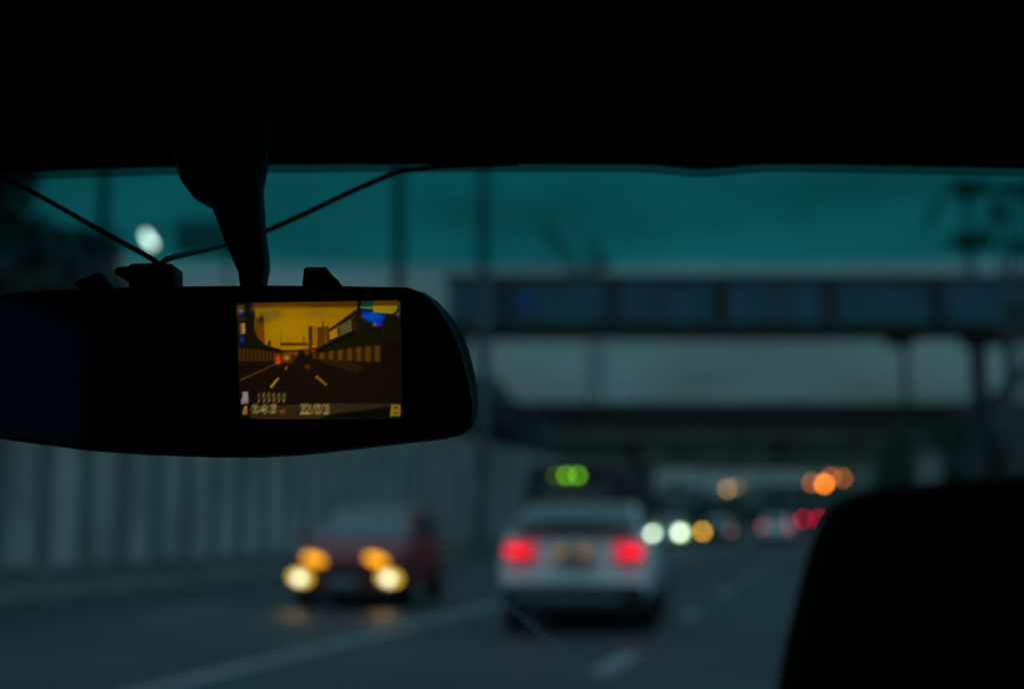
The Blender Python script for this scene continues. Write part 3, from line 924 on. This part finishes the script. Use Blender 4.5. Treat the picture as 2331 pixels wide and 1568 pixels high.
ZB0, ZB1 = glass_z(640), glass_z(582)
gm = bpy.data.materials.new("windscreen_glass"); gm.use_nodes = True
nt = gm.node_tree; nt.nodes.clear()
go = nt.nodes.new('ShaderNodeOutputMaterial')
tr = nt.nodes.new('ShaderNodeBsdfTransparent'); gl = nt.nodes.new('ShaderNodeBsdfGlossy'); mx_ = nt.nodes.new('ShaderNodeMixShader')
gl.inputs['Roughness'].default_value = 0.02; gl.inputs['Color'].default_value = (0.9, 0.95, 0.95, 1)
mx_.inputs[0].default_value = 0.02
tcg = nt.nodes.new('ShaderNodeTexCoord'); sx_ = nt.nodes.new('ShaderNodeSeparateXYZ'); mr = nt.nodes.new('ShaderNodeMapRange'); rp = nt.nodes.new('ShaderNodeValToRGB')
nt.links.new(tcg.outputs['Object'], sx_.inputs[0]); nt.links.new(sx_.outputs['Z'], mr.inputs['Value'])
mr.inputs['From Min'].default_value = ZB0; mr.inputs['From Max'].default_value = ZB0 + (ZB1 - ZB0) * 3.5
nt.links.new(mr.outputs[0], rp.inputs[0])
ce = rp.color_ramp
ce.elements[0].position = 0.0; ce.elements[0].color = (0.84, 0.95, 1.0, 1)
ce.elements[1].position = 1.0; ce.elements[1].color = (0.045, 0.66, 0.64, 1)
e = ce.elements.new(0.08); e.color = (0.72, 0.92, 0.98, 1)
e = ce.elements.new(0.18); e.color = (0.30, 0.82, 0.86, 1)
e = ce.elements.new(0.28); e.color = (0.06, 0.74, 0.74, 1)
nt.links.new(rp.outputs[0], tr.inputs['Color'])
nt.links.new(tr.outputs[0], mx_.inputs[1]); nt.links.new(gl.outputs[0], mx_.inputs[2]); nt.links.new(mx_.outputs[0], go.inputs[0])
q = MB(); rows = []
NS = 14
for i in range(NS + 1):
    f = i / NS
    row = []
    for pnt in edge:
        bow = 1 - (pnt.x / 0.75) ** 2
        tgt = Vector((pnt.x * 1.06, 1.80 + 0.10 * bow, 0.92))
        r_ = (pnt + Vector((0, 0.008, 0.012))).lerp(tgt, f)
        r_ += Vector((0, 0.5, 0.85)) * 0.03 * math.sin(math.pi * f)
        row.append(r_)
    rows.append(row)
q.loft(rows, cap=False, closed=False)
ws = q.build('windscreen', gm, car, smooth=True)
# dotted ceramic edge print: translucent dark strip following the roof lip
fm = bpy.data.materials.new("ceramic_edge_print"); fm.use_nodes = True
nt = fm.node_tree; nt.nodes.clear()
go = nt.nodes.new('ShaderNodeOutputMaterial'); tr = nt.nodes.new('ShaderNodeBsdfTransparent'); df = nt.nodes.new('ShaderNodeBsdfDiffuse'); mm = nt.nodes.new('ShaderNodeMixShader')
tr.inputs['Color'].default_value = (0.3, 0.42, 0.42, 1); df.inputs['Color'].default_value = (0.01, 0.012, 0.012, 1); mm.inputs[0].default_value = 0.2
nt.links.new(tr.outputs[0], mm.inputs[1]); nt.links.new(df.outputs[0], mm.inputs[2]); nt.links.new(mm.outputs[0], go.inputs[0])
q = MB(); q.loft([[p + Vector((0, 0.004, 0.006)) for p in edge], [p + Vector((0, 0.0055, -0.0035)) for p in edge]], cap=False, closed=False)
q.build('edge_print', fm, ws)
# fine scratch across the lower windscreen
sm = bpy.data.materials.new("glass_scratch"); sm.use_nodes = True
nt = sm.node_tree; nt.nodes.clear()
go = nt.nodes.new('ShaderNodeOutputMaterial'); tr = nt.nodes.new('ShaderNodeBsdfTransparent'); df = nt.nodes.new('ShaderNodeBsdfDiffuse'); mm = nt.nodes.new('ShaderNodeMixShader')
df.inputs['Color'].default_value = (0.5, 0.6, 0.65, 1); mm.inputs[0].default_value = 0.32
nt.links.new(tr.outputs[0], mm.inputs[1]); nt.links.new(df.outputs[0], mm.inputs[2]); nt.links.new(mm.outputs[0], go.inputs[0])
pa, pc = at(1150, 1375, 1.58), at(1318, 1515, 1.66)
q = MB(); q.tube([pa, pa.lerp(pc, 0.5) + Vector((0.001, 0, 0.001)), pc], [0.0016, 0.0020, 0.0010], 6)
q.build('scratch', sm, ws)
# sun visors folded up against the headliner
for x in (-0.36, 0.36):
    q = MB(); q.box((x, 0.80, 1.555), (0.36, 0.17, 0.02), Matrix.Rotation(R(-6), 3, 'X')); q.build('sun_visor', M_HEADLINER, car, bevel=0.009)

# ------------------------------------------------------------------ dash-cam mirror
MYD = 0.80
mirror = thing('mirror_dashcam', 'black rear view mirror with a lit dashcam screen, strapped below the windscreen header', 'mirror', (0, 0, 0))
half = [(480, 651), (620, 650), (800, 652), (930, 655), (965, 664), (992, 682), (1022, 714), (1046, 750), (1064, 792), (1076, 838), (1084, 885), (1086, 925), (1082, 950), (1070, 972), (1045, 988), (1000, 997), (900, 1008), (780, 1022), (680, 1033), (590, 1038), (480, 1038)]
left = [(330, 1033), (200, 1024), (90, 1010), (0, 998), (-60, 990), (-95, 978), (-118, 955), (-126, 925), (-122, 880), (-110, 820), (-90, 770), (-60, 725), (-25, 692), (15, 672), (60, 664), (200, 658), (340, 653)]
outline = half + left
cx_, cy_ = 480, 845


def sec(scale_px, Y, front=0):
    out = []
    for x, y in outline:
        d = Vector((x - cx_, y - cy_)); l = d.length
        d = d * ((l - scale_px - front * 15 * max(0.0, min(1.0, (x - 930) / 110.0)) * max(0.0, min(1.0, (985 - y) / 120.0))) / l)
        p = at(cx_ + d.x, cy_ + d.y, MYD)
        out.append(Vector((p.x, Y, p.z)))
    return out

q = MB()
q.loft([sec(9, 0.799, 1), sec(4, 0.7965, 1), sec(3, 0.797, 1), sec(0, 0.800, 0.9), sec(0, 0.803, 0.5), sec(-2, 0.806), sec(0, 0.818), sec(14, 0.830), sec(50, 0.838), sec(110, 0.842)])
q.build('housing', M_BLACK_SATIN, mirror, smooth=True)
q = MB(); q.loft([sec(12, 0.798, 1), sec(9, 0.7962, 1), sec(14, 0.7958, 1)]); q.build('mirror_glass', M_MIRROR, mirror)

# ---- the picture on the dashcam screen, painted as numbers per point of the panel
SW, SH = 330, 240
uu, vv = np.meshgrid((np.arange(SW) + 0.5) / SW, (np.arange(SH) + 0.5) / SH)
TLc, TRc, BRc, BLc = (185, 165), (2052, 130), (2082, 1470), (235, 1475)
CXg = (1 - vv) * ((1 - uu) * TLc[0] + uu * TRc[0]) + vv * ((1 - uu) * BLc[0] + uu * BRc[0])
CYg = (1 - vv) * ((1 - uu) * TLc[1] + uu * TRc[1]) + vv * ((1 - uu) * BLc[1] + uu * BRc[1])
img = np.zeros((SH, SW, 3))
img[:] = (14, 9, 3)


def inside(poly):
    m = np.zeros((SH, SW), bool)
    n = len(poly)
    for i in range(n):
        (xa, ya), (xb, yb) = poly[i], poly[(i + 1) % n]
        if ya == yb: continue
        c = ((ya > CYg) != (yb > CYg)) & (CXg < (xb - xa) * (CYg - ya) / (yb - ya) + xa)
        m ^= c
    return m


def fill(poly, col, a=1.0):
    m = inside(poly)
    img[m] = img[m] * (1 - a) + np.array(col, float) * a


def blob(cx, cy, rx, ry, col, a=1.0, soft=1.0):
    d = ((CXg - cx) / rx) ** 2 + ((CYg - cy) / ry) ** 2
    w = (a * np.exp(-d * soft))[..., None]
    img[:] = img * (1 - w) + np.array(col, float) * w


def strip(x0, y0, x1, y1, w0, w1, col, a=1.0):
    d = np.hypot(x1 - x0, y1 - y0); nx, ny = -(y1 - y0) / d, (x1 - x0) / d
    fill([(x0 + nx * w0, y0 + ny * w0), (x1 + nx * w1, y1 + ny * w1), (x1 - nx * w1, y1 - ny * w1), (x0 - nx * w0, y0 - ny * w0)], col, a)


def shake(mask, n=7, dx=-0.75, dy=1.25):
    out = np.zeros_like(mask, float)
    for k in range(n):
        f = k / (n - 1) - 0.5
        out += np.roll(np.roll(mask, int(round(dx * f * 4)), 1), int(round(dy * f * 4)), 0)
    return out / n

# sky
fill([(330, 150), (1560, 138), (1560, 250), (1240, 480), (1240, 640), (1000, 690), (700, 692), (520, 640), (440, 570), (400, 480)], (140, 98, 2))
fill([(380, 130), (1565, 120), (1565, 205), (380, 215)], (74, 42, 2))
fill([(420, 212), (1565, 203), (1565, 222), (420, 232)], (112, 76, 0))
blob(720, 420, 300, 200, (158, 116, 4), 0.7); blob(800, 640, 300, 60, (150, 96, 2), 0.6)
blob(560, 300, 130, 50, (104, 88, 30), 0.85); blob(520, 350, 70, 40, (95, 80, 25), .6); blob(650, 270, 60, 55, (100, 84, 25), .6)
blob(1090, 280, 120, 38, (112, 92, 24), 0.8)
# left side
fill([(180, 130), (395, 130), (400, 480), (430, 560), (520, 640), (700, 700), (700, 740), (180, 690)], (17, 14, 6))
fill([(415, 330), (505, 330), (512, 640), (440, 570), (412, 500)], (98, 56, 3)); blob(474, 350, 24, 45, (22, 20, 5), .9)
blob(385, 230, 34, 34, (130, 85, 45), .7); blob(395, 170, 26, 22, (110, 70, 40), .6)
blob(400, 420, 25, 120, (60, 32, 3), .6)
fill([(540, 640), (575, 580), (585, 650)], (35, 26, 0))
# towers and bridge
fill([(1012, 430), (1052, 430), (1052, 700), (1012, 700)], (62, 36, 2)); fill([(1052, 432), (1110, 432), (1110, 650), (1052, 650)], (130, 82, 5))
fill([(1112, 440), (1246, 432), (1246, 650), (1112, 680)], (72, 44, 2)); fill([(1160, 440), (1175, 345), (1188, 440)], (80, 52, 2)); fill([(1195, 450), (1215, 450), (1215, 640), (1195, 640)], (95, 60, 4))
strip(695, 620, 700, 470, 3, 3, (105, 72, 0)); strip(955, 620, 955, 550, 8, 4, (90, 60, 0))
fill([(690, 618), (1005, 618), (1005, 646), (690, 648)], (58, 40, 2))
fill([(665, 650), (992, 648), (985, 694), (700, 702)], (146, 98, 3))
fill([(700, 700), (985, 692), (985, 720), (700, 722)], (30, 18, 3))
# right slope
strip(1565, 238, 1250, 470, 11, 8, (40, 28, 4)); strip(1555, 300, 1280, 500, 14, 8, (70, 52, 8), .7)
fill([(1330, 430), (1500, 345), (1510, 480), (1330, 560)], (78, 70, 34)); blob(1355, 500, 16, 55, (40, 30, 5), .8)
fill([(1250, 490), (1330, 440), (1340, 550), (1250, 590)], (150, 102, 5))
fill([(1570, 240), (2082, 240), (2082, 700), (1100, 720), (1120, 670), (1570, 470)], (19, 17, 3))
blob(1540, 420, 30, 70, (62, 36, 5), .7)
strip(1560, 500, 1150, 680, 12, 10, (10, 7, 3))
# walls with joints
def wall(poly, col, pitch, jit):
    m = inside(poly)
    st = 0.72 + 0.28 * np.sin(CXg / pitch * 2 * np.pi + jit)
    img[m] = np.array(col, float) * st[m][:, None]

wall([(200, 672), (420, 690), (690, 735), (690, 800), (520, 830), (200, 832)], (68, 42, 9), 44, 0)
wall([(1060, 742), (1300, 705), (1640, 655), (1832, 645), (1840, 830), (1600, 830), (1060, 800)], (84, 54, 6), 105, 1.2)
fill([(1840, 600), (2090, 600), (2090, 860), (1840, 860)], (18, 9, 4))
# road
fill([(200, 832), (520, 832), (690, 802), (1000, 752), (1060, 800), (1600, 832), (2100, 860), (2100, 1300), (200, 1300)], (20, 12, 5))
fill([(1080, 800), (1500, 830), (1640, 900), (1560, 960), (1250, 870)], (46, 27, 5), .7)
strip(235, 1040, 690, 832, 7, 4, (108, 66, 8)); strip(578, 1125, 672, 1012, 16, 11, (158, 114, 18)); strip(742, 922, 772, 886, 12, 8, (122, 82, 15))
strip(800, 860, 880, 760, 5, 3, (70, 42, 6)); strip(1092, 992, 1218, 1098, 18, 15, (116, 74, 8)); blob(1000, 892, 30, 24, (86, 52, 6), .9)
# traffic
blob(762, 785, 52, 45, (168, 104, 20), .95); blob(662, 800, 34, 50, (196, 62, 12), .95); blob(664, 838, 36, 20, (220, 74, 20), .7)
blob(800, 735, 60, 26, (120, 70, 15), .6); blob(866, 740, 26, 26, (170, 62, 8), .8); blob(998, 735, 18, 22, (150, 34, 8), .9); blob(1068, 715, 24, 20, (150, 34, 10), .9); blob(975, 700, 20, 40, (100, 60, 25), .6)
# own bonnet
fill([(340, 1330), (1180, 1300), (2000, 1300), (2090, 1330), (1160, 1475), (340, 1475)], (46, 34, 16)); fill([(1300, 1420), (2090, 1320), (2090, 1480), (1100, 1480)], (12, 9, 4))
# right-hand reflections at the top corner
fill([(1612, 138), (1742, 136), (1742, 212), (1604, 212)], (14, 56, 30)); fill([(1595, 205), (1742, 205), (1742, 236), (1700, 236), (1590, 222)], (64, 122, 74))
fill([(1742, 134), (2030, 130), (2028, 196), (1742, 200)], (86, 56, 2)); fill([(1742, 198), (2026, 194), (2010, 262), (1960, 290), (1742, 270)], (156, 124, 8)); blob(1870, 255, 70, 25, (120, 130, 40), .7)
strip(2045, 150, 2040, 280, 9, 9, (2, 88, 92)); blob(2005, 286, 36, 16, (20, 50, 110), .7)
fill([(1606, 238), (1742, 262), (1885, 306), (1850, 376), (1838, 425), (1800, 430), (1750, 392), (1690, 375), (1625, 330)], (0, 44, 178)); blob(1740, 320, 90, 36, (0, 96, 150), .8); blob(1640, 262, 60, 18, (2, 14, 60), .6)
blob(1762, 408, 22, 20, (205, 78, 100), .95); blob(2028, 295, 14, 20, (170, 84, 120), .9); blob(1838, 420, 16, 18, (90, 14, 120), .8); blob(1790, 425, 14, 14, (120, 20, 110), .7); blob(1620, 318, 12, 16, (120, 60, 130), .7)
m_ = np.zeros((SH, SW))
for x in (1750, 1790, 1830, 1868):
    m_ = np.maximum(m_, inside([(x, 245), (x + 18, 245), (x - 2, 285), (x - 20, 285)]).astype(float))
img = img * (1 - 0.55 * m_[..., None]) + np.array((150, 130, 70)) * 0.55 * m_[..., None]
# status icons down the left edge
fill([(206, 186), (282, 184), (284, 232), (206, 236)], (78, 56, 36)); blob(242, 256, 36, 20, (176, 132, 100), .9); blob(240, 290, 28, 22, (6, 62, 196), 1.0, 1.4)
blob(205, 280, 12, 60, (120, 40, 15), .7); fill([(222, 395), (290, 385), (294, 515), (226, 522)], (96, 70, 22)); fill([(248, 400), (288, 390), (292, 512), (252, 516)], (158, 124, 50)); blob(256, 582, 30, 40, (6, 54, 168), 1.0, 1.3)
fill([(216, 330), (300, 330), (300, 372), (216, 372)], (50, 34, 10), .8)
fill([(258, 1168), (326, 1166), (326, 1300), (246, 1312), (246, 1250), (262, 1230)], (140, 130, 112)); blob(290, 1250, 30, 30, (125, 135, 145), .8); blob(305, 1296, 22, 18, (150, 80, 80), .8)
fill([(255, 1425), (262, 1380), (285, 1325), (315, 1325), (312, 1425)], (150, 118, 60)); blob(302, 1402, 22, 26, (205, 66, 18), .9)

FONT = {'0': "01110100011000110001100011000101110", '1': "00100011000010000100001000010001110", '2': "01110100010000100010001000100011111", '3': "01110100010000100110000011000101110",
        '4': "00010001100101010010111110001000010", '8': "01110100011000101110100011000101110", '/': "00001000100001000100010000100010000", ':': "00000001000010000000001000010000000",
        'A': "01110100011000111111100011000110001", 'M': "10001110111010110001100011000110001", 'P': "11110100011000111110100001000010000"}


def text(s, x0, y0, cw, h, gap, col, a=1.0, n=6):
    mk = np.zeros((SH, SW), bool)
    px, py = cw / 5.0, h / 7.0
    for i, ch in enumerate(s):
        bx = x0 + i * (cw + gap)
        col_i = np.floor((CXg - bx) / px).astype(int); row_i = np.floor((CYg - y0) / py).astype(int)
        ok = (col_i >= 0) & (col_i < 5) & (row_i >= 0) & (row_i < 7)
        g = np.array([int(c) for c in FONT[ch]]).reshape(7, 5)
        mk[ok] |= g[row_i[ok], col_i[ok]].astype(bool)
    w = np.clip(shake(mk.astype(float), n) * 1.25, 0, 1)[..., None] * a
    img[:] = img * (1 - w) + np.array(col, float) * w

text("100000", 432, 1186, 28, 100, 29, (190, 160, 80), n=6)
text("00:48:38", 372, 1308, 32, 108, 2, (190, 162, 88), n=5)
text("AM", 684, 1368, 26, 56, 8, (190, 80, 14), n=4)
text("2021/03/28", 918, 1310, 30, 112, 3, (192, 164, 86), n=5)
fill([(1948, 1316), (2055, 1312), (2056, 1446), (1934, 1452), (1940, 1390)], (150, 116, 28)); fill([(1985, 1340), (2025, 1338), (2026, 1358), (1985, 1360)], (72, 52, 10)); fill([(1985, 1400), (2020, 1398), (2020, 1416), (1985, 1418)], (88, 62, 12))
# slight softness of the cheap panel and its optics, plus sensor speckle
img *= (1.06 - 0.28 * (((uu - 0.45) * 1.5) ** 2 + ((vv - 0.45) * 1.2) ** 2))[..., None]
for _ in range(3):
    ker = img.copy()
    for sh_ in ((0, 1), (0, -1), (1, 0), (-1, 0)):
        ker += np.roll(img, sh_, (0, 1))
    img = ker / 5.0
rs = np.random.RandomState(3)
img = np.clip(img * (1 + 0.05 * rs.randn(SH, SW, 1)) + 0.8 * rs.randn(SH, SW, 3), 0, 255)
lin = np.where(img / 255 <= 0.04045, img / 255 / 12.92, ((img / 255 + 0.055) / 1.055) ** 2.4)

tl, tr_, br, bl = at(537, 690, 0.7935), at(911, 683, 0.7935), at(917, 952, 0.7935), at(547, 953, 0.7935)
U, V = np.meshgrid(np.arange(SW + 1) / SW, np.arange(SH + 1) / SH)
def lerp2(k):
    return (1 - V) * ((1 - U) * tl[k] + U * tr_[k]) + V * ((1 - U) * bl[k] + U * br[k])
vx = np.stack([lerp2(0), lerp2(1), lerp2(2)], -1).reshape(-1, 3)
idx = np.arange((SW + 1) * (SH + 1)).reshape(SH + 1, SW + 1)
faces = np.stack([idx[:-1, :-1], idx[1:, :-1], idx[1:, 1:], idx[:-1, 1:]], -1).reshape(-1, 4)
me = bpy.data.meshes.new('screen')
me.from_pydata(vx.tolist(), [], faces.tolist())
ca = me.color_attributes.new("picture", 'FLOAT_COLOR', 'CORNER')
cols = np.concatenate([lin.reshape(-1, 3), np.ones((SW * SH, 1))], 1)
ca.data.foreach_set("color", np.repeat(cols, 4, axis=0).astype(np.float32).ravel())
scm = bpy.data.materials.new("lit_screen"); scm.use_nodes = True
nt = scm.node_tree; bs = nt.nodes['Principled BSDF']
at_n = nt.nodes.new('ShaderNodeAttribute'); at_n.attribute_name = "picture"
bs.inputs['Base Color'].default_value = (0.004, 0.004, 0.004, 1); bs.inputs['Roughness'].default_value = 0.4
nt.links.new(at_n.outputs['Color'], bs.inputs['Emission Color']); bs.inputs['Emission Strength'].default_value = 1.0
me.materials.append(scm)
scr = bpy.data.objects.new('screen', me); COL.objects.link(scr); scr.parent = mirror
tag(scr, 'lit dashcam screen showing an amber road view with date and time')

# stem with sensor housing, up to the header
stem_l = [(340, 190), (352, 250), (380, 320), (404, 380), (416, 418), (440, 450), (484, 473), (497, 505), (512, 548), (530, 590), (544, 622), (549, 660)]
stem_r = [(622, 190), (626, 250), (616, 320), (606, 380), (597, 428), (600, 480), (604, 530), (610, 575), (613, 610), (608, 640), (607, 652), (606, 660)]
q = MB(); secs = []
for i, ((xa, ya), (xb, yb)) in enumerate(zip(stem_l, stem_r)):
    f = i / (len(stem_l) - 1)
    Y = 0.885 - 0.06 * f
    if i < 4: Y = 0.80 + 0.02 * i
    a, c = at(xa, ya, Y), at(xb, yb, Y)
    m_c = (a + c) / 2; hw = (c.x - a.x) / 2; dep = min(hw, 0.022)
    r_ = []
    for k in range(16):
        an = 2 * math.pi * k / 16
        cxs = math.copysign(abs(math.cos(an)) ** 0.6, math.cos(an)); sn = math.copysign(abs(math.sin(an)) ** 0.6, math.sin(an))
        r_.append(m_c + Vector((hw * cxs, dep * sn, (a.z - c.z) / 2 * -cxs)))
    secs.append(r_)
q.loft(secs); q.build('mount_stem', M_BLACK, mirror, smooth=True)

# rubber strap clips along the top edge
def clip(pts, Y0, Y1):
    q = MB()
    f0 = [at(x, y, (Y0 + Y1) / 2) for x, y in pts]
    q.loft([[Vector((p.x, Y0, p.z)) for p in f0], [Vector((p.x, Y1, p.z)) for p in f0]])
    return q.build('strap_clip', M_BLACK, mirror, bevel=0.0012)

clip([(184, 660), (186, 647), (212, 639), (236, 627), (247, 633), (266, 660)], 0.803, 0.828)
clip([(306, 662), (306, 637), (284, 637), (274, 632), (274, 622), (284, 616), (306, 615), (311, 609), (366, 608), (366, 662)], 0.803, 0.83)
clip([(371, 662), (371, 609), (405, 609), (406, 662)], 0.803, 0.83)
clip([(694, 662), (698, 621), (702, 616), (750, 616), (755, 628), (775, 645), (784, 662)], 0.803, 0.828)

# ------------------------------------------------------------------ cables
def cable(label, pts, r):
    P = [at(x, y, Y) for x, y, Y in pts]
    P = dense(P, 6)
    q = MB(); q.tube(P, r, 10)
    o = q.build('cable', M_RUBBER, None, smooth=True)
    return tag(o, label, 'cable')

cable('black cable running from the roof edge at far left down to the mirror clips', [(-260, 300, 0.93), (-120, 350, 0.935), (0, 404, 0.93), (80, 441, 0.915), (180, 497, 0.89), (280, 553, 0.855), (340, 586, 0.83), (364, 604, 0.82)], 0.0017)
cable('black cable looping from the mirror clips behind the stem up to the roof edge', [(364, 604, 0.82), (382, 590, 0.83), (420, 580, 0.86), (480, 567, 0.90), (530, 551, 0.925), (610, 524, 0.93), (700, 484, 0.935), (790, 441, 0.94), (870, 406, 0.945), (905, 392, 0.948), (960, 384, 0.95), (1020, 379, 0.95), (1180, 372, 0.945)], 0.0018)

# ------------------------------------------------------------------ headrest of the front seat
seat = thing('front_seat', 'black front seat headrest filling the lower right corner', 'car seat', (0, 0, 0))
HY = 0.46
out_l = [(x + 32, y + 4) for x, y in [(1745, 1660), (1768, 1568), (1782, 1490), (1800, 1415), (1818, 1340), (1838, 1265), (1858, 1205), (1878, 1165), (1900, 1138), (1930, 1119), (1975, 1107), (2060, 1095), (2160, 1086), (2260, 1080), (2360, 1077), (2480, 1075)]]
prof = [at(x, y, HY) for x, y in out_l]
xc = prof[-1].x
full = prof + [Vector((2 * xc - p.x, p.y, p.z)) for p in prof[:-1][::-1]]
cc = Vector((xc, HY, (prof[0].z + prof[-1].z) / 2 - 0.02))
def hsec(k, dy):
    return [Vector((cc.x + (p.x - cc.x) * k, HY + dy, cc.z + (p.z - cc.z) * k)) for p in full]
q = MB(); q.loft([hsec(0.55, -0.052), hsec(0.86, -0.042), hsec(0.97, -0.022), hsec(1.0, 0.0), hsec(0.985, 0.03), hsec(0.9, 0.055), hsec(0.6, 0.068)])
q.build('headrest', M_SEAT, seat, smooth=True)
zl = min(p.z for p in full)
for s in (-1, 1):
    q = MB(); q.tube([(xc + s * 0.07, HY + 0.01, zl - 0.14), (xc + s * 0.07, HY + 0.01, zl + 0.02)], 0.007, 10); q.build('headrest_post', M_GALV, seat)
q = MB(); q.box((xc, HY + 0.02, zl - 0.42), (0.5, 0.13, 0.66)); q.build('backrest', M_SEAT, seat, bevel=0.06, seg=4)
